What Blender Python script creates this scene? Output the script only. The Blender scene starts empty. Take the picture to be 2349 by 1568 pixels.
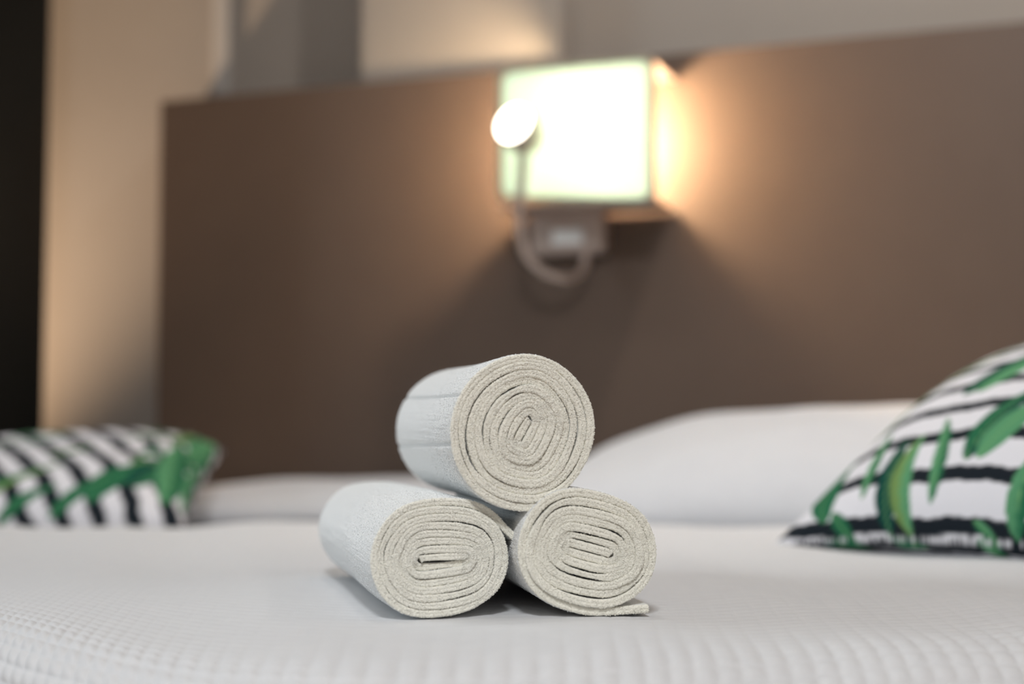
import bpy, math, random
import numpy as np
from mathutils import Vector, Matrix

random.seed(7)
rng = np.random.default_rng(7)
scene = bpy.context.scene
col = scene.collection

# ------------------------------------------------------------------ camera
cam_d = bpy.data.cameras.new('camera')
cam_d.lens = 50.0
cam_d.sensor_width = 36.0
cam_d.clip_start = 0.02
cam_d.dof.use_dof = True
cam_d.dof.focus_distance = 0.865
cam_d.dof.aperture_fstop = 3.0
cam = bpy.data.objects.new('camera', cam_d)
cam.location = (0.0, 0.0, 0.664)
cam.rotation_euler = (math.radians(90 + 3.228), 0, 0)
col.objects.link(cam)
scene.camera = cam

# ------------------------------------------------------------------ world, exposure
w = bpy.data.worlds.new('night_world')
scene.world = w
w.use_nodes = True
w.node_tree.nodes['Background'].inputs[0].default_value = (0.75, 0.86, 1.0, 1)
w.node_tree.nodes['Background'].inputs[1].default_value = 0.3
vs = scene.view_settings
vs.view_transform = 'Standard'
vs.look = 'None'
vs.gamma = 1.0
vs.exposure = -0.34
vs.use_curve_mapping = False

# ------------------------------------------------------------------ room frame
# u runs along the headboard wall (to the right), n points from it into the room
H0 = Vector((-0.624, 2.5, 0))
U = Vector((0.93711, -0.34904, 0))
N = Vector((-0.34904, -0.93711, 0))
ROT = math.atan2(U.y, U.x)

def R(u, n, z=0.0):
    return H0 + U * u + N * n + Vector((0, 0, z))

# cool side fill, added at an invented window in the left-hand wall
a = bpy.data.lights.new('window_fill', 'AREA')
a.shape = 'RECTANGLE'; a.size = 1.5; a.size_y = 1.3
a.energy = 38; a.color = (0.80, 0.92, 1.0)
ao = bpy.data.objects.new('window_fill', a); col.objects.link(ao)
ao.location = R(-1.93, 2.1, 1.55)
ao.rotation_euler = (-U).to_track_quat('Z', 'Y').to_euler()   # shines along +u

# ------------------------------------------------------------------ materials
def new_mat(name):
    m = bpy.data.materials.new(name); m.use_nodes = True
    nt = m.node_tree
    return m, nt, nt.nodes['Principled BSDF']

def lin(r, g, b):
    f = lambda c: (c / 255 / 12.92) if c / 255 <= 0.04045 else ((c / 255 + 0.055) / 1.055) ** 2.4
    return (f(r), f(g), f(b), 1)

def noisy(name, c1, c2, scale, rough=0.8, bump=0.0, bscale=None, bdist=0.001, spec=0.3, sheen=0.0, metal=0.0, stretch=None):
    m, nt, p = new_mat(name)
    tc = nt.nodes.new('ShaderNodeTexCoord')
    src = tc.outputs['Object']
    if stretch:
        mp = nt.nodes.new('ShaderNodeMapping'); mp.inputs['Scale'].default_value = stretch
        nt.links.new(src, mp.inputs[0]); src = mp.outputs[0]
    no = nt.nodes.new('ShaderNodeTexNoise'); no.inputs['Scale'].default_value = scale; no.inputs['Detail'].default_value = 4
    nt.links.new(src, no.inputs['Vector'])
    mx = nt.nodes.new('ShaderNodeMix'); mx.data_type = 'RGBA'
    mx.inputs[6].default_value = c1; mx.inputs[7].default_value = c2
    nt.links.new(no.outputs['Fac'], mx.inputs[0])
    nt.links.new(mx.outputs[2], p.inputs['Base Color'])
    p.inputs['Roughness'].default_value = rough
    p.inputs['Specular IOR Level'].default_value = spec
    p.inputs['Metallic'].default_value = metal
    p.inputs['Sheen Weight'].default_value = sheen
    if bump > 0:
        n2 = nt.nodes.new('ShaderNodeTexNoise'); n2.inputs['Scale'].default_value = bscale or scale * 4; n2.inputs['Detail'].default_value = 3
        nt.links.new(src, n2.inputs['Vector'])
        b = nt.nodes.new('ShaderNodeBump'); b.inputs['Strength'].default_value = bump; b.inputs['Distance'].default_value = bdist
        nt.links.new(n2.outputs['Fac'], b.inputs['Height']); nt.links.new(b.outputs['Normal'], p.inputs['Normal'])
    return m

M = {}
M['wall'] = noisy('cream_paint', lin(156, 148, 140), lin(163, 155, 147), 6, 0.85, 0.15, 220, 0.0006, 0.2)
M['trim'] = noisy('pale_trim_paint', lin(178, 174, 170), lin(184, 180, 176), 6, 0.7)
M['ceiling'] = noisy('white_ceiling_paint', lin(228, 226, 222), lin(234, 232, 228), 6, 0.9, 0.1, 200, 0.0005, 0.2)
M['floor'] = noisy('oak_floor', lin(120, 88, 60), lin(150, 114, 80), 5, 0.5, 0.2, 60, 0.0006, 0.4, stretch=(1, 9, 1))
M['headboard'] = noisy('taupe_laminate', lin(92, 76, 66), lin(98, 82, 71), 14, 0.42, 0.12, 350, 0.0003, 0.35)
M['black'] = noisy('black_lacquer', lin(3, 6, 8), lin(6, 10, 12), 20, 0.45, 0.1, 300, 0.0003, 0.2)
M['steel'] = noisy('brushed_nickel', lin(188, 172, 162), lin(200, 184, 174), 60, 0.38, 0.1, 500, 0.0002, 0.5, metal=0.7)
M['linen'] = noisy('white_linen', lin(208, 209, 213), lin(215, 216, 219), 30, 0.9, 0.25, 900, 0.0004, 0.1, sheen=0.2)
M['quilt'] = noisy('white_quilted_cotton', lin(216, 216, 218), lin(224, 224, 225), 60, 0.9, 0.35, 1400, 0.0004, 0.1, sheen=0.2)
M['divan'] = noisy('grey_divan_cloth', lin(120, 115, 110), lin(135, 130, 124), 80, 0.9, 0.2, 900, 0.0004, 0.1)
M['white_plastic'] = noisy('white_plastic', lin(225, 225, 222), lin(230, 230, 228), 30, 0.45, 0.0, spec=0.4)

def terry_mat():
    m, nt, p = new_mat('white_terry')
    tc = nt.nodes.new('ShaderNodeTexCoord')
    v = nt.nodes.new('ShaderNodeTexVoronoi'); v.inputs['Scale'].default_value = 900
    n = nt.nodes.new('ShaderNodeTexNoise'); n.inputs['Scale'].default_value = 420; n.inputs['Detail'].default_value = 5
    for x in (v, n): nt.links.new(tc.outputs['Object'], x.inputs['Vector'])
    ad = nt.nodes.new('ShaderNodeMath'); ad.operation = 'SUBTRACT'
    nt.links.new(n.outputs['Fac'], ad.inputs[0]); nt.links.new(v.outputs['Distance'], ad.inputs[1])
    b = nt.nodes.new('ShaderNodeBump'); b.inputs['Strength'].default_value = 0.5; b.inputs['Distance'].default_value = 0.0005
    nt.links.new(ad.outputs[0], b.inputs['Height']); nt.links.new(b.outputs['Normal'], p.inputs['Normal'])
    at = nt.nodes.new('ShaderNodeAttribute'); at.attribute_name = 'tone'
    mx = nt.nodes.new('ShaderNodeMix'); mx.data_type = 'RGBA'
    mx.inputs[6].default_value = lin(247, 248, 247); mx.inputs[7].default_value = lin(248, 245, 232)
    nt.links.new(at.outputs['Fac'], mx.inputs[0])
    nt.links.new(mx.outputs[2], p.inputs['Base Color'])
    p.inputs['Roughness'].default_value = 1.0
    p.inputs['Specular IOR Level'].default_value = 0.05
    p.inputs['Sheen Weight'].default_value = 0.25
    return m
M['terry'] = terry_mat()

def glass_mat(name, tint):
    m = bpy.data.materials.new(name); m.use_nodes = True
    nt = m.node_tree; nt.nodes.clear()
    o = nt.nodes.new('ShaderNodeOutputMaterial')
    t = nt.nodes.new('ShaderNodeBsdfTranslucent'); t.inputs[0].default_value = tint
    d = nt.nodes.new('ShaderNodeBsdfDiffuse'); d.inputs[0].default_value = (0.8, 0.78, 0.7, 1)
    g = nt.nodes.new('ShaderNodeBsdfGlossy'); g.inputs['Roughness'].default_value = 0.25
    m1 = nt.nodes.new('ShaderNodeMixShader'); m1.inputs[0].default_value = 0.3
    m2 = nt.nodes.new('ShaderNodeMixShader'); m2.inputs[0].default_value = 0.05
    nt.links.new(t.outputs[0], m1.inputs[1]); nt.links.new(d.outputs[0], m1.inputs[2])
    nt.links.new(m1.outputs[0], m2.inputs[1]); nt.links.new(g.outputs[0], m2.inputs[2])
    nt.links.new(m2.outputs[0], o.inputs[0])
    return m
M['frost'] = glass_mat('frosted_glass', (0.66, 0.88, 0.90, 1))
M['rim'] = glass_mat('peach_glass_rim', (0.42, 0.32, 0.22, 1))

def clear_mat():
    m, nt, p = new_mat('window_glass')
    p.inputs['Base Color'].default_value = (1, 1, 1, 1)
    p.inputs['Roughness'].default_value = 0.02
    p.inputs['Transmission Weight'].default_value = 1.0
    p.inputs['IOR'].default_value = 1.05
    return m
M['pane'] = clear_mat()

def emit(name, c, s):
    m = bpy.data.materials.new(name); m.use_nodes = True
    nt = m.node_tree; nt.nodes.clear()
    o = nt.nodes.new('ShaderNodeOutputMaterial'); e = nt.nodes.new('ShaderNodeEmission')
    e.inputs[0].default_value = c; e.inputs[1].default_value = s
    nt.links.new(e.outputs[0], o.inputs[0])
    return m

def print_mat():
    m, nt, p = new_mat('printed_cotton')
    at = nt.nodes.new('ShaderNodeAttribute'); at.attribute_name = 'print'
    nt.links.new(at.outputs['Color'], p.inputs['Base Color'])
    tc = nt.nodes.new('ShaderNodeTexCoord')
    n2 = nt.nodes.new('ShaderNodeTexNoise'); n2.inputs['Scale'].default_value = 900
    nt.links.new(tc.outputs['Object'], n2.inputs['Vector'])
    b = nt.nodes.new('ShaderNodeBump'); b.inputs['Strength'].default_value = 0.2; b.inputs['Distance'].default_value = 0.0004
    nt.links.new(n2.outputs['Fac'], b.inputs['Height']); nt.links.new(b.outputs['Normal'], p.inputs['Normal'])
    p.inputs['Roughness'].default_value = 0.85
    p.inputs['Specular IOR Level'].default_value = 0.15
    return m
M['print'] = print_mat()

# ------------------------------------------------------------------ mesh helpers
def tag(o, label, cat, group=None):
    o['label'] = label; o['category'] = cat
    if group: o['group'] = group
    return o

def mesh_obj(name, verts, faces, m, parent=None, smooth=True):
    me = bpy.data.meshes.new(name)
    me.from_pydata([tuple(v) for v in verts], [], faces)
    me.update()
    if smooth:
        me.polygons.foreach_set('use_smooth', [True] * len(me.polygons))
    me.materials.append(m)
    o = bpy.data.objects.new(name, me); col.objects.link(o)
    if parent is not None: o.parent = parent
    return o

def empty(name, loc, rz=0.0):
    o = bpy.data.objects.new(name, None); col.objects.link(o)
    o.location = loc; o.rotation_euler = (0, 0, rz); o.empty_display_size = 0.05
    return o

def grid_faces(n, m, close_n=False, off=0):
    i = np.arange(n if close_n else n - 1)[:, None]; j = np.arange(m - 1)[None, :]
    i2 = (i + 1) % n
    A = i * m + j; B = i2 * m + j; Cc = i2 * m + j + 1; D = i * m + j + 1
    return (np.stack([A, B, Cc, D], -1).reshape(-1, 4) + off).tolist()

def box_data(cx, cy, cz, sx, sy, sz, bev=0.0):
    """bevelled box (chamfered edges) centred at c with full sizes s"""
    hx, hy, hz = sx / 2, sy / 2, sz / 2
    b = min(bev, hx * .9, hy * .9, hz * .9)
    if b <= 0:
        v = [(cx + i * hx, cy + j * hy, cz + k * hz) for i in (-1, 1) for j in (-1, 1) for k in (-1, 1)]
        return v, [(0, 1, 3, 2), (4, 6, 7, 5), (0, 4, 5, 1), (2, 3, 7, 6), (0, 2, 6, 4), (1, 5, 7, 3)]
    v, idx = [], {}
    for i in (-1, 1):
        for j in (-1, 1):
            for k in (-1, 1):
                for ax in range(3):
                    h = [hx - b, hy - b, hz - b]; h[ax] += b
                    idx[(i, j, k, ax)] = len(v)
                    v.append((cx + i * h[0], cy + j * h[1], cz + k * h[2]))
    f = []
    for ax in range(3):
        for s in (-1, 1):
            q = []
            for p_, r_ in ((-1, -1), (1, -1), (1, 1), (-1, 1)):
                c = [0, 0, 0]; c[ax] = s; c[(ax + 1) % 3] = p_; c[(ax + 2) % 3] = r_
                q.append(idx[(*c, ax)])
            f.append(q if s > 0 else q[::-1])
    for ax in range(3):            # chamfers along ax
        b1, b2 = (ax + 1) % 3, (ax + 2) % 3
        for s1 in (-1, 1):
            for s2 in (-1, 1):
                def g(t, w_):
                    c = [0, 0, 0]; c[ax] = t; c[b1] = s1; c[b2] = s2
                    return idx[(*c, w_)]
                q = [g(-1, b1), g(1, b1), g(1, b2), g(-1, b2)]
                f.append(q if s1 * s2 < 0 else q[::-1])
    for i in (-1, 1):
        for j in (-1, 1):
            for k in (-1, 1):
                t = [idx[(i, j, k, 0)], idx[(i, j, k, 1)], idx[(i, j, k, 2)]]
                f.append(t if i * j * k > 0 else t[::-1])
    return v, f

def boxes(name, specs, m, parent=None, bev=0.003):
    V, F = [], []
    for s in specs:
        v, f = box_data(*s, bev)
        o = len(V); V += v; F += [[a_ + o for a_ in q] for q in f]
    return mesh_obj(name, V, F, m, parent, smooth=False)

def lathe(name, prof, m, parent=None, seg=40, axis='z'):
    prof = np.array(prof); t = np.linspace(0, 2 * np.pi, seg, endpoint=False)
    P = np.zeros((seg, len(prof), 3))
    P[..., 0] = np.cos(t)[:, None] * prof[:, 0]; P[..., 1] = np.sin(t)[:, None] * prof[:, 0]; P[..., 2] = prof[:, 1]
    return mesh_obj(name, P.reshape(-1, 3), grid_faces(seg, len(prof), True), m, parent)

def tube(name, pts, rad, m, parent=None, seg=14, sub=10):
    pts = [Vector(p) for p in pts]
    path = []
    for i in range(len(pts) - 1):
        p0 = pts[max(i - 1, 0)]; p1 = pts[i]; p2 = pts[i + 1]; p3 = pts[min(i + 2, len(pts) - 1)]
        for k in range(sub):
            t = k / sub
            path.append(0.5 * ((2 * p1) + (p2 - p0) * t + (2 * p0 - 5 * p1 + 4 * p2 - p3) * t * t + (3 * p1 - p0 - 3 * p2 + p3) * t ** 3))
    path.append(pts[-1])
    V = []; n = len(path); side = None
    for i, p in enumerate(path):
        d = (path[min(i + 1, n - 1)] - path[max(i - 1, 0)]).normalized()
        if side is None: side = d.orthogonal().normalized()
        side = (side - d * side.dot(d)).normalized(); up = d.cross(side)
        for k in range(seg):
            th = 2 * math.pi * k / seg
            V.append(p + (side * math.cos(th) + up * math.sin(th)) * rad)
    F = []
    for i in range(n - 1):
        for k in range(seg):
            F.append((i * seg + k, i * seg + (k + 1) % seg, (i + 1) * seg + (k + 1) % seg, (i + 1) * seg + k))
    F.append(list(range(seg))[::-1]); F.append([(n - 1) * seg + k for k in range(seg)])
    return mesh_obj(name, V, F, m, parent)

def prism(name, poly, z0, z1, m, parent=None, r=0.0):
    """vertical prism over polygon (ccw) with rounded top rim"""
    poly = np.array(poly); n = len(poly)
    nxt = np.roll(poly, -1, 0); prv = np.roll(poly, 1, 0)
    t = nxt - prv; t /= np.linalg.norm(t, axis=1)[:, None]
    nin = np.stack([-t[:, 1], t[:, 0]], 1)
    rings = [(0, z0), (0, z1 - r)]
    if r > 0:
        for k in range(1, 7):
            an = math.pi / 2 * k / 6
            rings.append((r * (1 - math.cos(an)), z1 - r + r * math.sin(an)))
    P = np.zeros((n, len(rings), 3))
    for j, (ins, z) in enumerate(rings):
        P[:, j, :2] = poly + nin * ins; P[:, j, 2] = z
    k = len(rings)
    F = grid_faces(n, k, True)
    F.append([i * k + k - 1 for i in range(n)]); F.append([i * k for i in range(n)][::-1])
    return mesh_obj(name, P.reshape(-1, 3), F, m, parent)

def smooth_noise(n, amp, period, r=rng, cyc=False):
    """1-D value noise on n samples, period in samples"""
    k = max(4, int(n / period) + 3)
    y = r.normal(0, 1, k)
    x = np.linspace(0, k - 3.001, n) + 1
    i = x.astype(int); f = x - i
    p0, p1, p2, p3 = y[i - 1], y[i], y[np.minimum(i + 1, k - 1)], y[np.minimum(i + 2, k - 1)]
    return amp * 0.5 * (2 * p1 + (p2 - p0) * f + (2 * p0 - 5 * p1 + 4 * p2 - p3) * f * f + (3 * p1 - p0 - 3 * p2 + p3) * f ** 3)

def catmull(pts, sub):
    pts = np.array(pts, float); out = []
    for i in range(len(pts) - 1):
        p0 = pts[max(i - 1, 0)]; p1 = pts[i]; p2 = pts[i + 1]; p3 = pts[min(i + 2, len(pts) - 1)]
        t = np.linspace(0, 1, sub, endpoint=False)[:, None]
        out.append(0.5 * (2 * p1 + (p2 - p0) * t + (2 * p0 - 5 * p1 + 4 * p2 - p3) * t * t + (3 * p1 - p0 - 3 * p2 + p3) * t ** 3))
    out.append(pts[-1:])
    return np.concatenate(out)

# ------------------------------------------------------------------ the room
UL, UR_, NB, NF, ZC = -2.0, 3.2, -0.1, 4.2, 2.5

def room_box(name, u0, u1, n0, n1, z0, z1, m, bev=0.0):
    c = R((u0 + u1) / 2, (n0 + n1) / 2, z0)
    v, f = box_data(0, 0, (z1 - z0) / 2, u1 - u0, n1 - n0, z1 - z0, bev)
    o = mesh_obj(name, v, f, m, None, False)
    o.location = c; o.rotation_euler = (0, 0, ROT)
    o['kind'] = 'structure'
    return o

room_box('floor', UL - .1, UR_ + .1, NB - .1, NF + .1, -0.1, 0.0, M['floor'])
room_box('ceiling', UL - .1, UR_ + .1, NB - .1, NF + .1, ZC, ZC + 0.1, M['ceiling'])
STEP_U, STEP_R, STEP_N = 0.39, 0.745, -0.014
# the headboard wall is stepped: a thicker section behind the lamp, a recess to its left; its right end is shaped to cut off the lamp's spill
bw = boxes('wall_back', [((UL + STEP_U) / 2, -(NB - .05), ZC / 2, STEP_U - UL, .1, ZC),
                         ((STEP_U + UR_) / 2, -(NB - .05), ZC / 2, UR_ - STEP_U, .1, ZC),
                         ((STEP_U + STEP_R) / 2, -(NB + STEP_N) / 2, ZC / 2, STEP_R - STEP_U, STEP_N - NB, ZC)], M['wall'], None, 0)
bw.location = H0; bw.rotation_euler = (0, 0, ROT); bw['kind'] = 'structure'
room_box('wall_right', UR_, UR_ + .1, NB, NF, 0, ZC, M['wall'])
room_box('wall_front', UL, UR_, NF, NF + .1, 0, ZC, M['wall'])
# left wall with an unseen window opening, added for the cool fill
wl = boxes('wall_left', [(UL - .05, -(NB + 1.35) / 2, ZC / 2, .1, 1.35 - NB, ZC),
                         (UL - .05, -(2.85 + NF) / 2, ZC / 2, .1, NF - 2.85, ZC),
                         (UL - .05, -2.1, .45, .1, 1.5, .9),
                         (UL - .05, -2.1, (2.2 + ZC) / 2, .1, 1.5, ZC - 2.2)], M['wall'], None, 0)
wl.location = H0; wl.rotation_euler = (0, 0, ROT); wl['kind'] = 'structure'
win = boxes('fill_window_1', [(UL - .05, -1.38, 1.55, .06, .06, 1.3), (UL - .05, -2.82, 1.55, .06, .06, 1.3), (UL - .05, -2.1, 1.55, .05, .05, 1.18),  # unseen window, added to carry the cool fill from the left
                         (UL - .05, -2.1, .93, .06, 1.38, .06), (UL - .05, -2.1, 2.17, .06, 1.38, .06)], M['white_plastic'], None, .004)
win.location = H0; win.rotation_euler = (0, 0, ROT); win['kind'] = 'structure'
for k in (-1, 1):
    boxes('pane', [(UL - .05, -2.1 + k * .3525, 1.55, .006, .655, 1.18)], M['pane'], win, 0)
# pale vertical trim strip on the recessed wall
tr = room_box('trim_1', .045, .08, -.1, -.094, 1.26, ZC, M['trim'], .002)

# ------------------------------------------------------------------ headboard
HB_T = 1.233
hb_poly = [(0, 0), (0, .098), (STEP_U - .003, .098), (STEP_U - .003, -STEP_N - .002), (STEP_R + .003, -STEP_N - .002), (STEP_R + .003, .098), (1.95, .098), (1.95, 0)]
hb = prism('headboard', [(p[0], p[1]) for p in hb_poly][::-1], 0.0, HB_T, M['headboard'], None, 0.0)
for p_ in hb.data.polygons: p_.use_smooth = False
hb.location = H0; hb.rotation_euler = (0, 0, ROT)
tag(hb, 'tall flat taupe brown headboard panel behind the pillows, carrying the lit lamp', 'headboard')

# ------------------------------------------------------------------ bed
FRONT = [(-.98, 1.75), (-.95, 1.52), (-.72, 1.28), (-.45, .985), (-.285, .775), (-.185, .672), (-.09, .615), (0, .618), (.09, .652), (.27, .715), (.60, .822), (1.12, .985)]
mat_poly = [(-.668, 2.44), (-.93, 1.75), (-.895, 1.545), (-.67, 1.30), (-.40, 1.02), (-.245, .82), (-.17, .735), (-.09, .685), (0, .685), (.09, .715), (.27, .775), (.58, .88), (1.06, 1.03), (1.08, 1.79)]
bed = empty('bed', (0, 1.6, 0))
bed_parts = [prism('mattress', [(p[0], p[1] - 1.6) for p in mat_poly], .27, .505, M['linen'], bed, .03)]
cx = np.mean([p[0] for p in mat_poly]); cy = np.mean([p[1] for p in mat_poly])
prism('divan_base', [(cx + (p[0] - cx) * .96, cy + (p[1] - cy) * .96 - 1.6) for p in mat_poly], 0.0, .27, M['divan'], bed, .01)
tag(bed, 'bed with a white sheeted mattress on a grey divan base, below the brown headboard', 'bed')

# quilted coverlet
TOP = 0.55
def make_coverlet():
    f = catmull(FRONT, 60)
    d = np.concatenate([[0], np.cumsum(np.linalg.norm(np.diff(f, axis=0), axis=1))])
    L = d[-1]
    # denser columns where the edge is close to the camera
    s_mid0, s_mid1 = d[60 * 3], d[60 * 10]
    s = np.concatenate([np.linspace(0, s_mid0, 120, endpoint=False), np.arange(s_mid0, s_mid1, .0016), np.linspace(s_mid1, L, 60)])
    F = np.stack([np.interp(s, d, f[:, 0]), np.interp(s, d, f[:, 1])], 1)
    back = [(-.97, 1.76), (-.90, 1.70), (-.72, 1.585), (-.50, 1.605), (-.38, 1.635), (-.30, 1.655), (-.16, 1.685), (0, 1.695), (.13, 1.655), (.32, 1.585), (.63, 1.465), (1.13, 1.28)]
    b = catmull(back, 60)
    B = np.stack([np.interp(s, d, b[:, 0]), np.interp(s, d, b[:, 1])], 1)
    D = B - F; Ln = np.linalg.norm(D, axis=1); D /= Ln[:, None]
    # front normal (outward = away from bed) approximated by -D
    Rr, Rh, Rv = 0.055, 0.075, 0.042
    rows = []           # (kind, value)
    for z in np.linspace(-.27, -.002, 26): rows.append(('h', z))
    na = 64
    for k in range(na + 1): rows.append(('a', math.pi / 2 * k / na))
    for v in np.arange(.0016, .26, .0017): rows.append(('i', v))
    for v in np.linspace(0, 1, 90)[1:]: rows.append(('f', v))
    for k in range(1, 11): rows.append(('b', math.pi / 2 * k / 10))
    P = np.zeros((len(s), len(rows), 3))
    arc = np.zeros((len(s), len(rows)))
    for j, (k, v) in enumerate(rows):
        if k == 'h':
            P[:, j, :2] = F - D * 0.004 * (-v / .27); P[:, j, 2] = TOP - Rv + v; arc[:, j] = v
        elif k == 'a':
            P[:, j, :2] = F + D * Rh * (1 - math.cos(v)); P[:, j, 2] = TOP - Rv + Rv * math.sin(v); arc[:, j] = Rr * v
        elif k == 'i':
            P[:, j, :2] = F + D * np.minimum(Rh + v, Ln - .03)[:, None]; P[:, j, 2] = TOP; arc[:, j] = Rr * math.pi / 2 + v
        elif k == 'f':
            v0 = np.minimum(Rh + .2598, Ln - .03); v1 = np.maximum(Ln - .02, v0)
            t = v0 + (v1 - v0) * v
            P[:, j, :2] = F + D * t[:, None]; P[:, j, 2] = TOP; arc[:, j] = t - Rh + Rr * math.pi / 2
        else:
            t = Ln - .02 + .02 * math.sin(v)
            P[:, j, :2] = F + D * t[:, None]; P[:, j, 2] = TOP - .043 * (1 - math.cos(v)); arc[:, j] = t
    # quilting: little puffed squares between stitch lines
    p = 0.0132
    S = s[:, None] + 0.0025 * np.sin(arc * 9 + 1) + .0006 * np.sin(s[:, None] * 60)
    A = arc + 0.0012 * np.sin(s[:, None] * 31) + .0006 * np.sin(arc * 70)
    q = np.abs(np.sin(np.pi * S / p)) ** .36 * np.abs(np.sin(np.pi * A / p)) ** .36
    amp = .0004 + .0025 * np.exp(-np.maximum(arc - .085, 0) / .022)
    # surface normals from finite differences
    du = np.gradient(P, axis=0); dv = np.gradient(P, axis=1)
    nn = np.cross(du, dv); ln = np.linalg.norm(nn, axis=2, keepdims=True); nn = nn / np.maximum(ln, 1e-12)
    fl = nn[..., 2:3] * 0 + 1
    flip = np.sign(nn[len(s) // 2, 120, 2]); nn *= flip
    disp = amp * (q - 1)
    # gentle sag and waviness of the padding away from the towels
    X, Y = P[..., 0], P[..., 1]
    soft = .0022 * np.sin(X * 17 + Y * 5 + .5) * np.sin(Y * 13 - X * 4 + .8) + .0012 * np.sin(X * 41 - 1 + Y * 9)
    near = np.exp(-((X + .02) ** 2 / .02 + (Y - .96) ** 2 / .045))
    disp = disp + (soft - .0016) * (1 - near)
    P = P + nn * disp[..., None]
    fcs = grid_faces(len(s), len(rows))
    if flip < 0: fcs = [q_[::-1] for q_ in fcs]
    o = mesh_obj('quilted_coverlet', P.reshape(-1, 3), fcs, M['quilt'])
    return tag(o, 'white quilted coverlet with small stitched squares spread over the bed under the towels', 'coverlet')
make_coverlet()

# ------------------------------------------------------------------ rolled towels
def make_towel(name, label, X, Z, Y, dirx, L, a_out, b_out, phi, ccw, turns, a_end, tail, seed, grooves=(), tone=0.0, tail_drop=0.0, start_gap=0.0):
    r = np.random.default_rng(seed)
    h = abs(a_out - b_out)
    rout = min(a_out, b_out)
    sg_ = 1 if ccw else -1
    span0 = 2 * np.pi * (turns - .6)
    first = phi + np.pi / 2 - sg_ * .7                      # begin just before a flat side, so that the core closes
    alpha_span = (sg_ * (a_end - first)) % np.pi
    alpha_span += np.pi * round((span0 - alpha_span) / np.pi)
    pitch = rout / (alpha_span / (2 * np.pi) + .5 + .20)
    r_in = pitch * .20
    n = int(turns * 460)
    al = np.linspace(0, alpha_span, n)
    rad = r_in + pitch * al / (2 * np.pi)
    sgn = 1 if ccw else -1
    ang = a_end - sgn * (alpha_span - al)           # end angle of the outer layer is a_end
    ca, sa = np.cos(ang), np.sin(ang)
    # flattened core: offset curve of a short segment tilted by phi
    k = np.cos(ang - phi)
    fr = np.clip(rad / rout, 0, 1)
    core = 1.0 - .0 * fr
    seg = np.tanh(k * 3.0) * (h * core + .006 * (1 - fr) ** 1.5)
    # irregular rolling: smooth, shared between neighbouring layers, plus per-layer wobble
    wob = .0009 * np.sin(2 * ang + r.uniform(0, 6)) * (1 - fr) * fr * 2 + .0007 * np.sin(3 * ang + r.uniform(0, 6)) * (1 - fr) * fr * 2.5
    wob += .0005 * np.sin(5 * ang + r.uniform(0, 6)) * fr * (1 - fr) * 3
    per = smooth_noise(n, .00034, 60, r) * (1 - fr ** 8) * np.clip(fr * 1.6, .25, 1)
    rr = rad + wob + per
    cx_ = seg * math.cos(phi) + rr * ca
    cz_ = seg * math.sin(phi) + rr * sa
    gap = np.clip(smooth_noise(n, 1.0, 50, r) - .7, 0, 2) * .26 * (1 - fr ** 10)
    wdt = pitch * (0.985 - np.clip(gap, 0, .5))
    if tail > 0:
        nt_ = int(tail / .0006)
        tx, tz = -sa[-1] * sgn, ca[-1] * sgn
        tt = np.linspace(0, tail, nt_ + 1)[1:]
        cx_ = np.concatenate([cx_, cx_[-1] + tx * tt + ca[-1] * -tail_drop * (tt / tail) ** 2])
        cz_ = np.concatenate([cz_, cz_[-1] + tz * tt + sa[-1] * -tail_drop * (tt / tail) ** 2])
        wdt = np.concatenate([wdt, np.full(nt_, wdt[-1])])
        fr = np.concatenate([fr, np.ones(nt_)]); ang = np.concatenate([ang, np.full(nt_, ang[-1] + 50)])
        n += nt_
    # ribbon normals in the end plane
    dx, dz = np.gradient(cx_), np.gradient(cz_)
    ll = np.hypot(dx, dz); dx /= ll; dz /= ll
    nx, nz = dz * sgn, -dx * sgn                      # outward
    # section profile: (rho in half-widths, axial, is_front)
    prof = []
    ax_rows = np.array([1.0, .985, .93, .8, .66, .52, .4, .28, .19, .12, .07, .035, .015, .006])
    for q in ax_rows: prof.append((1.0, q * L, 0))
    nl = 7
    for lobe in (0, 1):
        for k_ in range(nl):
            t = (k_ + .5) / nl
            e = math.sqrt(max(0, 1 - (2 * t - 1) ** 2))
            tt_ = (lobe + t) / 2; e1 = math.sqrt(max(0, 1 - (2 * tt_ - 1) ** 2))
            prof.append((1 - lobe - t, -.0008 * e1 - .0006 * e, 1))
    for q in ax_rows[::-1]: prof.append((-1.0, q * L, 0))
    # back end, rounded the same way but coarse
    for t in (-.6, 0, .6): prof.append((t, L + .0015, 0))
    rho = np.array([p[0] for p in prof]); axl = np.array([p[1] for p in prof]); isf = np.array([p[2] for p in prof])
    m = len(prof)
    # pull the rim in a touch so that plies look soft
    front_off = smooth_noise(n, .0009, 140, r) + smooth_noise(n, .00010, 9, r)
    hw = wdt / 2
    fuzz = r.normal(0, 1, (n, m))
    RH = hw[:, None] * rho[None, :]
    surf = (1 - isf)[None, :] * (np.abs(rho) == 1)[None, :]
    RH = RH + fuzz * .00013 * np.where(isf, 1.0, 1.0)[None, :] * (rho > 0)[None, :]
    # woven border grooves running along the outer layer
    for (ga, gd, gw, bow) in grooves:
        for j in range(14):
            q = axl[j] / L
            cen = ga + bow * (q - .5)
            dd = np.angle(np.exp(1j * (ang - cen)))
            outer = (fr > 1 - 1.05 / turns)
            RH[:, j] -= outer * gd * np.exp(-(dd / gw) ** 2)
    # layers soften and sag slightly towards the back
    AX = axl[None, :] + np.where(isf[None, :], front_off[:, None] + fuzz * .00010, front_off[:, None] * np.exp(-axl / .01)[None, :])
    PX = cx_[:, None] + nx[:, None] * RH
    PZ = cz_[:, None] + nz[:, None] * RH
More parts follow.
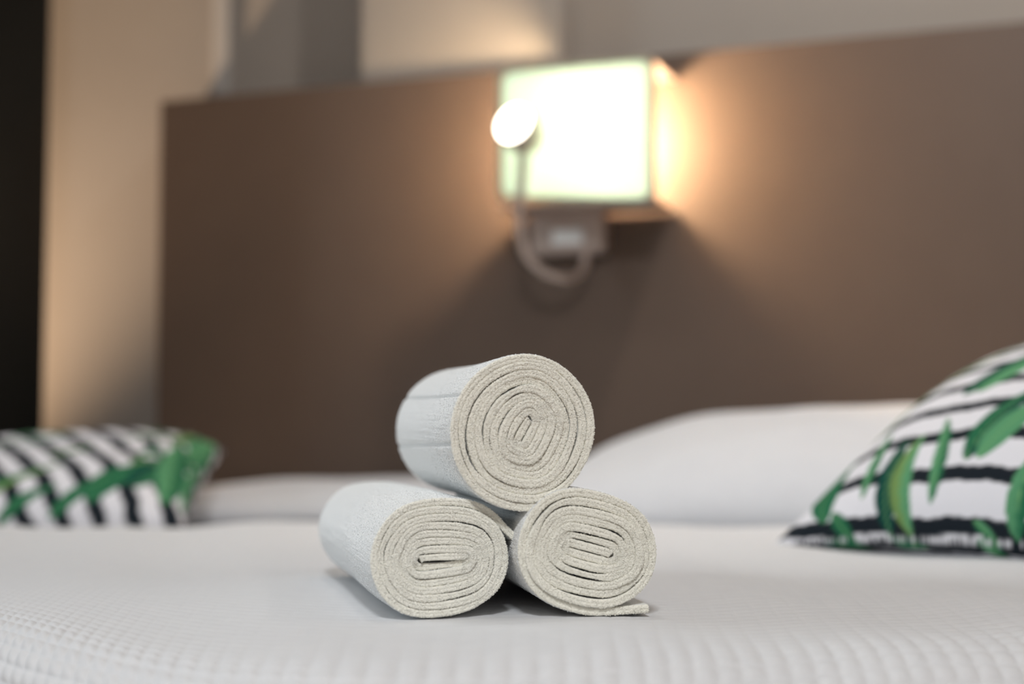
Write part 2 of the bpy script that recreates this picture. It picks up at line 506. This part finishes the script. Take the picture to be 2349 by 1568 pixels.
    # long, slow unevenness along the roll
    PX = PX + .0008 * np.sin(AX * 30 + seed) ; PZ = PZ * (1 + .012 * np.sin(AX * 22 + seed * 2))
    V = np.stack([PX, AX, PZ], -1)
    F = grid_faces(n, m)
    i = np.arange(n - 1)
    F += np.stack([i * m + m - 1, (i + 1) * m + m - 1, (i + 1) * m, i * m], 1).tolist()
    F.append(list(range(m))); F.append(list(range((n - 1) * m, n * m))[::-1])
    if not ccw: F = [q[::-1] for q in F]
    V = V.reshape(-1, 3); nv0 = len(V)
    # terry loops: tiny tufts standing on the cut face and on the outer wrap
    G = V.reshape(n, m, 3)
    fi = np.where(isf == 1)[0]
    nf = 11000
    ii = r.integers(0, n, nf * 2)
    keep = r.random(nf * 2) < (.25 + .75 * fr[ii])            # even density over the face
    ii = ii[keep][:nf]; jj = r.choice(fi, len(ii))
    c1_ = G[ii, jj]; d1_ = np.tile(np.array([0, -1.0, 0]), (len(ii), 1)) + r.normal(0, .35, (len(ii), 3))
    lo = int(n * (1 - 1.25 / turns)); no_ = 26000
    ii = r.integers(lo, n, no_); q_ = r.random(no_) ** 1.6 * .97
    j_ = np.interp(q_ * L, axl[:14][::-1], np.arange(14)[::-1]); j0 = np.clip(j_.astype(int), 0, 12); fj = (j_ - j0)[:, None]
    c2_ = G[ii, j0] * (1 - fj) + G[ii, j0 + 1] * fj
    d2_ = np.stack([nx[ii], np.zeros(no_), nz[ii]], 1) + r.normal(0, .4, (no_, 3))
    cc_ = np.concatenate([c1_, c2_]); dd_ = np.concatenate([d1_, d2_]); dd_ /= np.linalg.norm(dd_, axis=1)[:, None]
    sz = r.uniform(.7, 1.25, len(cc_))[:, None] * np.concatenate([np.full(len(c1_), 1.0), np.full(no_, .8)])[:, None]
    s1 = np.cross(dd_, np.array([.31, .53, .79])); s1 /= np.linalg.norm(s1, axis=1)[:, None]; s2 = np.cross(dd_, s1)
    k_ = .00042
    tv = np.stack([cc_ + dd_ * sz * .00055, cc_ + s1 * sz * k_, cc_ + s2 * sz * k_, cc_ - s1 * sz * k_, cc_ - s2 * sz * k_], 1)
    base = nv0 + np.arange(len(cc_)) * 5
    tf = np.concatenate([np.stack([base, base + a_, base + b_], 1) for a_, b_ in ((1, 2), (2, 3), (3, 4), (4, 1))])
    V = np.concatenate([V, tv.reshape(-1, 3)]); F += tf.tolist()
    ntuft = (len(c1_), no_)
    zmin = PZ.min()
    o = mesh_obj(name, V, F, M['terry'])
    at = o.data.attributes.new('tone', 'FLOAT', 'POINT')
    tn = np.clip(isf[None, :] * .85 + np.exp(-axl / .012)[None, :] * .35, 0, 1) * np.ones((n, 1))  # warm shade of the rolled end faces put into the colour
    at.data.foreach_set('value', np.concatenate([np.clip(tn + tone, 0, 1).ravel(), np.full(ntuft[0] * 5, np.clip(.85 + tone, 0, 1)), np.zeros(ntuft[1] * 5)]))
    o.location = (X, Y, Z)
    o.rotation_euler = (0, 0, math.atan(-dirx))
    return tag(o, label, 'towel', 'rolled towels stacked in a pyramid'), zmin

PI = math.pi
t1, z1 = make_towel('rolled_towel', 'rolled white terry towel, lower one whose long outer side shows, flat folded core',
                    -.0413, .5852, .838, -.2527, .255, .0438, .0366, 0.02, False, 7.8, math.radians(42), .017, 3, tone=-.05, tail_drop=-.001)
t2, z2 = make_towel('rolled_towel', 'rolled white terry towel, lower one with a loose end lying flat on the coverlet',
                    .0465, .5872, .840, -.215, .25, .0446, .0376, -.25, True, 7.4, math.radians(-88), .030, 11, tone=.1)
t3, z3 = make_towel('rolled_towel', 'rolled white terry towel on top of the other two, two seams along its side',
                    .0080, .6590, .838, -.2067, .256, .0472, .0462, 1.1, True, 8.9, math.radians(-60), .004, 23,
                    grooves=((math.radians(150), .0022, .024, -.06), (math.radians(192), .0022, .028, .12)))
for t, z in ((t1, z1), (t2, z2)): t.location.z = .5497 - z

# ------------------------------------------------------------------ pillows and cushions
def cushion_surface(nu, hx, hy, th_up, th_dn, pinch=.06, pw=.5, wr=0.0, seed=1, flat=2.0, lift=0.0, pwd=None):
    r = np.random.default_rng(seed)
    t = np.linspace(-1, 1, nu)
    t = np.sign(t) * (1 - (1 - np.abs(t)) ** 1.25)         # finer at the seam
    A, B = np.meshgrid(t, t, indexing='ij')
    X = hx * A * (1 - pinch * (1 - B ** 2) * np.abs(A) ** 3)
    Y = hy * B * (1 - pinch * (1 - A ** 2) * np.abs(B) ** 3)
    prof = (np.clip(1 - np.abs(A) ** flat, 0, 1) * np.clip(1 - np.abs(B) ** flat, 0, 1)) ** pw
    wv = 0
    for k in range(7):
        fx, fy, ph = r.normal(0, 4.5), r.normal(0, 4.5), r.uniform(0, 6)
        wv = wv + np.sin(A * fx + B * fy + ph)
    wv = wv / 7 * wr
    up = prof * th_up + wv * np.sqrt(prof) ; dn = -prof ** ((pwd or pw) / pw) * th_dn + wv * .5 * np.sqrt(prof)
    lf = lift * (1 - np.abs(A) ** 3)                       # corners droop below the middle of the seams
    return A, B, X, Y, up + lf, dn + lf

def fabric(X, Z, axis, size):
    """distance along the cloth, so that the print follows the bulge"""
    c = np.cumsum(np.sqrt(np.diff(X, axis=axis) ** 2 + np.diff(Z, axis=axis) ** 2), axis=axis)
    z = np.zeros_like(X)
    if axis == 0: z[1:] = c
    else: z[:, 1:] = c
    tot = np.take(z, [-1], axis=axis)
    return (z / np.maximum(tot, 1e-9) - .5) * size

def two_sided(name, nu, surf, m, basis, loc, colors=None):
    A, B, X, Y, up, dn = surf
    V = np.concatenate([np.stack([X, Y, up], -1).reshape(-1, 3), np.stack([X, Y, dn], -1).reshape(-1, 3)])
    F = grid_faces(nu, nu) + [q[::-1] for q in grid_faces(nu, nu, off=nu * nu)]
    # weld the rim
    me = bpy.data.meshes.new(name)
    me.from_pydata(V.tolist(), [], F)
    if colors is not None:
        ca = me.color_attributes.new('print', 'FLOAT_COLOR', 'POINT')
        cc = np.ones((len(V), 4)); cc[:nu * nu, :3] = colors[0].reshape(-1, 3); cc[nu * nu:, :3] = colors[1].reshape(-1, 3)
        ca.data.foreach_set('color', cc.ravel())
    import bmesh
    bm = bmesh.new(); bm.from_mesh(me)
    bmesh.ops.remove_doubles(bm, verts=bm.verts, dist=1e-6)
    bm.to_mesh(me); bm.free()
    me.polygons.foreach_set('use_smooth', [True] * len(me.polygons))
    me.materials.append(m)
    o = bpy.data.objects.new(name, me); col.objects.link(o)
    e, g, nrm = basis
    o.matrix_world = Matrix(((e.x, g.x, nrm.x, loc[0]), (e.y, g.y, nrm.y, loc[1]), (e.z, g.z, nrm.z, loc[2]), (0, 0, 0, 1)))
    return o

def frame(ang, tilt, roll=0.0):
    """e along the lower edge, g up the slope, n out of the face"""
    e = Vector((math.cos(ang), math.sin(ang), math.sin(roll))).normalized()
    gh = Vector((-math.sin(ang), math.cos(ang), 0))
    g = (gh * math.cos(tilt) + Vector((0, 0, 1)) * math.sin(tilt))
    g = (g - e * g.dot(e)).normalized()
    return e, g, e.cross(g)

BLACK = np.array(lin(26, 33, 40)[:3]); WHITE = np.array(lin(226, 225, 230)[:3])
def leaf_print(X, Y, leaves, stripe_p, stripe_w, off, ang, seed):
    """printed cotton: brush-edged black stripes with banana leaves over them"""
    ca, sa = math.cos(ang), math.sin(ang)
    S = -X * sa + Y * ca; T = X * ca + Y * sa
    edge = .0014 * np.sin(T * 60 + seed) + .0009 * np.sin(T * 167 + 2 * seed) + .0005 * np.sin(T * 433 + S * 80)
    fsn = np.abs(((S + edge - off) / stripe_p + .5) % 1 - .5) * stripe_p
    m = np.clip((stripe_w / 2 - fsn) / .0012 + .5, 0, 1)[..., None]
    C = WHITE * (1 - m) + BLACK * m
    for (p0, p1, p2, lw, c1, c2) in leaves:
        ux, uy = p2[0] - p0[0], p2[1] - p0[1]
        ln = math.hypot(ux, uy); ux /= ln; uy /= ln
        lx, ly = p0
        dx, dy = X - lx, Y - ly
        s = (dx * ux + dy * uy) / ln                      # 0 base .. 1 tip
        bend = -(p1[0] - lx) * uy + (p1[1] - ly) * ux
        q = (-dx * uy + dy * ux) - 4 * bend * s * (1 - s)
        hw = lw * np.clip(np.sin(np.pi * np.clip(s, 0, 1) ** .8), 0, 1) ** .7 * (1 + .03 * np.sin(s * 21 + lx * 90))
        inside = np.clip((hw - np.abs(q)) / .0014 + .2, 0, 1) * ((s > 0) & (s < 1))
        c1_ = np.array(lin(*c1)[:3]); c2_ = np.array(lin(*c2)[:3])
        f = np.clip(.5 + q / np.maximum(lw, 1e-4) * 1.6 + .12 * np.sin(s * 46 + np.abs(q) * 300), 0, 1)[..., None]
        cl = c1_ * (1 - f) + c2_ * f
        rib = np.clip((.0011 - np.abs(q)) / .0008, 0, 1)[..., None] * .6
        cl = cl * (1 - rib) + np.array(lin(128, 176, 112)[:3]) * rib
        C = C * (1 - inside[..., None]) + cl * inside[..., None]
    return C

GD, GM, GL, GY = (12, 70, 60), (38, 104, 72), (88, 148, 106), (112, 142, 82)

# big cushion standing on its lower seam on the coverlet, leaning back on the pillow
nu = 280
sfR = cushion_surface(nu, .225, .225, .088, .034, .07, .52, .003, 5, 2.0, .010, .30)
d2 = math.radians
lvR = [((-.200, -.247), (-.213, -.200), (-.204, -.140), .0200, GM, GM),
       ((-.157, -.224), (-.157, -.186), (-.167, -.110), .0072, GM, GL),
       ((-.123, -.262), (-.131, -.208), (-.131, -.140), .0125, GD, GD),
       ((-.100, -.262), (-.116, -.204), (-.112, -.138), .0120, GL, GY),
       ((-.078, -.232), (-.078, -.190), (-.098, -.112), .0080, GM, GL),
       ((-.052, -.184), (-.046, -.142), (-.018, -.070), .0150, GD, GM),
       ((-.040, -.182), (-.024, -.138), (.004, -.085), .0155, GL, GL),
       ((-.100, -.068), (-.085, -.030), (-.045, .050), .0170, GM, GD),
       ((-.085, -.066), (-.070, -.030), (-.030, .040), .0120, GL, GL),
       ((-.215, -.135), (-.196, -.054), (-.172, .060), .0110, GY, GM),
       ((-.196, -.120), (-.178, -.054), (-.150, .030), .0070, GM, GY),
       ((-.160, .000), (-.140, .050), (-.100, .110), .0120, GY, GM),
       ((-.190, -.236), (-.180, -.250), (-.165, -.268), .0090, GM, GM),
       ((-.032, -.245), (-.022, -.254), (-.008, -.268), .0060, GM, GL),
       ((.012, -.262), (.012, -.225), (.022, -.165), .0130, GM, GL),
       ((.050, -.20), (.08, -.14), (.13, -.09), .020, GL, GD), ((.06, -.06), (.05, 0), (.08, .07), .016, GM, GL),
       ((.14, -.24), (.13, -.17), (.17, -.10), .016, GD, GL), ((.19, -.10), (.17, -.02), (.20, .08), .018, GM, GL), ((.0, .10), (.05, .15), (.06, .23), .018, GM, GY)]
lvR2 = [((-.262, -.262), (-.245, -.255), (-.220, -.255), .010, GM, GM), ((-.190, -.266), (-.175, -.245), (-.140, -.235), .015, GM, GD),
        ((-.115, -.266), (-.105, -.250), (-.080, -.240), .011, GD, GM), ((-.03, -.266), (-.02, -.25), (0, -.22), .008, GM, GL), ((.08, -.26), (.1, -.2), (.12, -.16), .016, GD, GL)]
cR = [leaf_print(fabric(sfR[2], sfR[4], 0, .53), fabric(sfR[3], sfR[4], 1, .53), lvR, .052, .0170, -.200, 0, 1),
      leaf_print(fabric(sfR[2], sfR[5], 0, .50), fabric(sfR[3], sfR[5], 1, .50), lvR2, .052, .0160, -.243, 0, 2)]
angR = math.atan2(-.71, .70)
eR, gR, nR = frame(angR, math.radians(22))
A_corner = Vector((.243, 1.335, .549))
cenR = A_corner + eR * .225 + gR * .225
cuR = two_sided('cushion', nu, sfR, M['print'], (eR, gR, nR), cenR, cR)
tag(cuR, 'large black and white striped cushion with green banana leaves, lying on the coverlet', 'cushion')

# second cushion behind the coverlet's far edge
sfL = cushion_surface(200, .205, .205, .068, .028, .04, .42, .004, 9, 3.0)
rl = random.Random(4)
lvL = []
def lf3(x, y, a_, l, b_, w_, c1, c2):
    ux, uy = math.cos(a_), math.sin(a_)
    return ((x, y), (x + ux * l / 2 - uy * b_, y + uy * l / 2 + ux * b_), (x + ux * l, y + uy * l), w_, c1, c2)
for k in range(30):
    lvL.append(lf3(rl.uniform(-.24, .2), rl.uniform(-.24, .2), d2(rl.uniform(25, 75) + rl.choice((0, 0, 180))), rl.uniform(.06, .13), rl.uniform(-.01, .015), rl.uniform(.008, .015), rl.choice((GD, GM)), rl.choice((GM, GL, GY))))
lvL += [lf3(.10, -.20, d2(60), .13, .01, .024, GM, GM), lf3(.15, -.17, d2(75), .12, 0, .022, GM, GD), lf3(.20, -.20, d2(95), .26, 0, .022, GM, GL), lf3(.228, -.20, d2(92), .24, 0, .015, GD, GL), lf3(.05, -.22, d2(50), .10, 0, .012, GM, GM), lf3(.205, .0, d2(88), .20, 0, .020, GM, GL), lf3(.228, .02, d2(92), .2, 0, .014, GD, GL), lf3(.17, .05, d2(80), .14, 0, .014, GM, GY),
        lf3(-.18, -.22, d2(40), .14, 0, .012, GM, GD), lf3(-.06, -.21, d2(48), .16, .01, .012, GY, GM)]
fxL, fyL = fabric(sfL[2], sfL[4], 0, .48), fabric(sfL[3], sfL[4], 1, .48)
cL = [leaf_print(fxL, fyL, lvL, .044, .0205, 0, d2(118), 3), leaf_print(fxL, fyL, lvL[:8], .044, .0180, 0, d2(118), 5)]
eL, gL, nL = frame(d2(4), d2(12), .06)
cuL = two_sided('cushion', 200, sfL, M['print'], (eL, gL, nL), (-.622, 1.93, .565), cL)
tag(cuL, 'small black and white striped cushion with green leaves beside the flat pillow and black wardrobe', 'cushion')

# plump pillow leaning at the headboard
sfP = cushion_surface(110, .37, .235, .105, .06, .03, .5, .009, 3, 2.2)
eP, gP, nP = frame(ROT, d2(9))
plR = two_sided('pillow', 110, sfP, M['linen'], (eP, gP, nP), R(1.215, .285, .575), None)
tag(plR, 'plump white bed pillow standing high behind the large leaf cushion', 'pillow')
sfQ = cushion_surface(90, .31, .155, .04, .025, .03, .45, .006, 8, 2.2)
eQ, gQ, nQ = frame(ROT + .03, d2(3), .05)
plL = two_sided('pillow', 90, sfQ, M['linen'], (eQ, gQ, nQ), R(.385, .185, .535), None)
tag(plL, 'flat white pillow lying low against the headboard, by the small leaf cushion', 'pillow')

# ------------------------------------------------------------------ wall lamp on the headboard
lamp = empty('wall_lamp', R(.80, 0, 1.0), ROT)
tag(lamp, 'lit square frosted glass wall lamp with a small reading light, fixed to the headboard', 'lamp')
def lp(u, n, z): return (u - .80, -n, z - 1.0)         # lamp-local from room frame
def rounded_plate(name, u0, u1, z0l, z0r, z1, n0, n1, rad, m, parent, hole=None):
    pts = []
    for (cu, cz, a0) in ((u1 - rad, z1 - rad, 0), (u0 + rad, z1 - rad, 90), (u0 + rad, z0l + rad, 180), (u1 - rad, z0r + rad, 270)):
        for k in range(9):
            an = math.radians(a0 + 90 * k / 8)
            pts.append((cu + rad * math.cos(an), cz + rad * math.sin(an)))
    n = len(pts); V = []; F = []
    if hole is None:
        for nn in (n0, n1): V += [lp(p[0], nn, p[1]) for p in pts]
        F = [list(range(n))[::-1], list(range(n, 2 * n))]
        F += [(i, (i + 1) % n, n + (i + 1) % n, n + i) for i in range(n)]
    else:
        cu, cz = (u0 + u1) / 2, (z0l + z0r) / 4 + z1 / 2
        inn = []
        for p in pts:
            su = (u1 - u0 - 2 * hole) / (u1 - u0); sz = (z1 - (z0l + z0r) / 2 - 2 * hole) / (z1 - (z0l + z0r) / 2)
            inn.append((cu + (p[0] - cu) * su, cz + (p[1] - cz) * sz))
        for nn in (n0, n1):
            V += [lp(p[0], nn, p[1]) for p in pts]; V += [lp(p[0], nn, p[1]) for p in inn]
        for i in range(n):
            j = (i + 1) % n
            F += [(i, n + i, n + j, j), (2 * n + i, 2 * n + j, 3 * n + j, 3 * n + i), (i, j, 2 * n + j, 2 * n + i), (n + i, 3 * n + i, 3 * n + j, n + j)]
    return mesh_obj(name, V, F, m, parent, False)

PU0, PU1, PZ0L, PZ0R, PZ1 = .691, .936, .997, .980, 1.201
rounded_plate('glass_shade', PU0 + .003, PU1 - .003, PZ0L + .003, PZ0R + .003, PZ1 - .003, .126, .131, .014, M['frost'], lamp)
rounded_plate('shade_rim', PU0, PU1, PZ0L, PZ0R, PZ1, .124, .133, .016, M['rim'], lamp, .008)
boxes('back_plate', [((.813 - .80), -.004, .10, .10, .006, .17)], M['steel'], lamp, .002)
boxes('bottom_bracket', [(.813 - .80, -.065, -.010, .238, .122, .005)], M['steel'], lamp, .001)
boxes('top_bracket', [(.852 - .80, -.065, .193, .172, .122, .005)], M['steel'], lamp, .001)
M['bulb'] = emit('warm_bulb', (1.0, .74, .47, 1), 480)
M['led'] = emit('reading_led', (1.0, .93, .78, 1), 12)
bulb = lathe('bulb', [(.0005, .036), (.012, .034), (.022, .026), (.028, .012), (.029, 0), (.026, -.013), (.018, -.026), (.013, -.034), (.013, -.05), (.0005, -.05)], M['bulb'], lamp)
bulb.location = lp(.825, .072, 1.105)
boxes('bulb_socket', [(.015, -.072, .025, .03, .03, .06)], M['white_plastic'], lamp, .004)
# mounting box below the glass, with the switch
mb = boxes('mounting_box', [(.771 - .80, -.0225, -.036, .122, .043, .078)], M['steel'], lamp, .006)
boxes('switch', [(.775 - .80, -.047, -.050, .05, .006, .024)], M['white_plastic'], mb, .002)
# bendable reading arm rising in front of the glass
arm = tube('reading_arm', [lp(.800, .030, .925), lp(.797, .045, .893), lp(.778, .072, .882), lp(.750, .095, .893), lp(.729, .118, .925), lp(.731, .142, .981), lp(.744, .163, 1.035), lp(.748, .172, 1.062)], .0072, M['steel'], lamp)
hd = lathe('reading_head', [(.0005, -.030), (.018, -.030), (.026, -.024), (.0315, -.010), (.033, .006), (.031, .020), (.029, .024)], M['steel'], lamp)
hd.location = lp(.747, .175, 1.092)
hd.rotation_euler = (math.radians(72), 0, math.radians(-12))
lathe('reading_lens', [(.029, .022), (.027, .027), (.018, .034), (.0005, .038)], M['led'], hd)

# ------------------------------------------------------------------ black wardrobe at the headboard's end
WU1 = -.128
wd = empty('wardrobe', R(WU1 - .3, .32, 0), ROT)
tag(wd, 'tall plain black wardrobe standing beside the headboard', 'wardrobe')
boxes('body', [(0, 0, 1.08, .6, .36, 2.12)], M['black'], wd, .003)
boxes('plinth', [(0, 0, .012, .56, .32, .022)], M['black'], wd, .001)
for k in (-1, 1):
    dr = boxes('door', [(k * .15, -.191, 1.08, .294, .018, 2.08)], M['black'], wd, .002)
    boxes('handle', [(k * .03, -.212, 1.08, .012, .02, .3)], M['steel'], dr, .003)

# ------------------------------------------------------------------ lights of the room and added fill
def spot(name, loc, target, energy, color, size, blend, rad, parent=None):
    l = bpy.data.lights.new(name, 'SPOT'); l.energy = energy; l.color = color
    l.spot_size = size; l.spot_blend = blend; l.shadow_soft_size = rad
    o = bpy.data.objects.new(name, l); col.objects.link(o)
    o.location = loc
    o.rotation_euler = (Vector(loc) - Vector(target)).to_track_quat('Z', 'Y').to_euler()
    return o

# low warm uplight on the wall behind the wardrobe
upl = empty('wall_uplight', R(-.95, -.1, .03), ROT)
tag(upl, 'small warm uplight on the wall behind the black wardrobe', 'lamp')
boxes('back_plate', [(0, -.006, .04, .07, .010, .09)], M['steel'], upl, .002)
cup = lathe('cup', [(.0005, 0), (.03, .004), (.042, .03), (.045, .06), (.043, .06), (.04, .03), (.028, .008), (.0005, .006)], M['steel'], upl)
cup.location = (0, -.16, 0)
boxes('arm', [(0, -.065, .03, .012, .115, .012)], M['steel'], upl, .002)
spot('uplight_bulb', R(-.95, .08, .12), R(-.28, -.1, 1.60), 500, (1.0, .72, .48), math.radians(64), 1.0, .03)

# recessed downlights, the last one added as fill, and an added flush ceiling light
def downlight(u, n, label, energy, color, tgt, size=110, rad=.035):
    d = empty('downlight', R(u, n, ZC), ROT)
    tag(d, label, 'ceiling light', 'recessed ceiling spots')
    lathe('ring', [(.042, -.001), (.055, -.001), (.058, -.004), (.055, -.008), (.044, -.010), (.042, -.006)], M['white_plastic'], d)
    lathe('lens', [(.0005, -.003), (.042, -.003)], emit('downlight_lens', (*color, 1), 6), d)
    spot('downlight_beam', R(u, n, ZC - .015), tgt, energy, color, math.radians(size), .7, rad)
    return d
downlight(1.50, .55, 'round recessed ceiling spot close to the headboard wall', 80, (1.0, .94, .88), R(1.0, .0, .95), 78)
downlight(2.55, .9, 'round recessed ceiling spot near the wall beside the bed', 20, (1.0, .93, .86), R(2.0, .7, 0), 130)

downlight(.95, 1.15, 'added round recessed ceiling spot straight above the foot of the bed, fill for the bed top', 16, (1.0, .97, .94), R(.95, 1.15, 0), 105, .08)  # added overhead fill to brighten the bed top and towels

cl = empty('ceiling_fill', R(1.75, 3.2, ZC), ROT)  # added behind the camera to light the towel fronts
tag(cl, 'added round flush ceiling light at the far end from the headboard, front fill for the towels', 'ceiling light')
lathe('base_ring', [(.0005, 0), (.22, 0), (.22, -.02), (.205, -.03), (.2, -.02), (.0005, -.015)], M['white_plastic'], cl, 64)
M['diff'] = emit('ceiling_fill_diffuser', (0.94, .97, 1.0, 1), 165)
lathe('diffuser', [(.2, -.022), (.19, -.045), (.14, -.065), (.07, -.075), (.0005, -.077)], M['diff'], cl, 64)
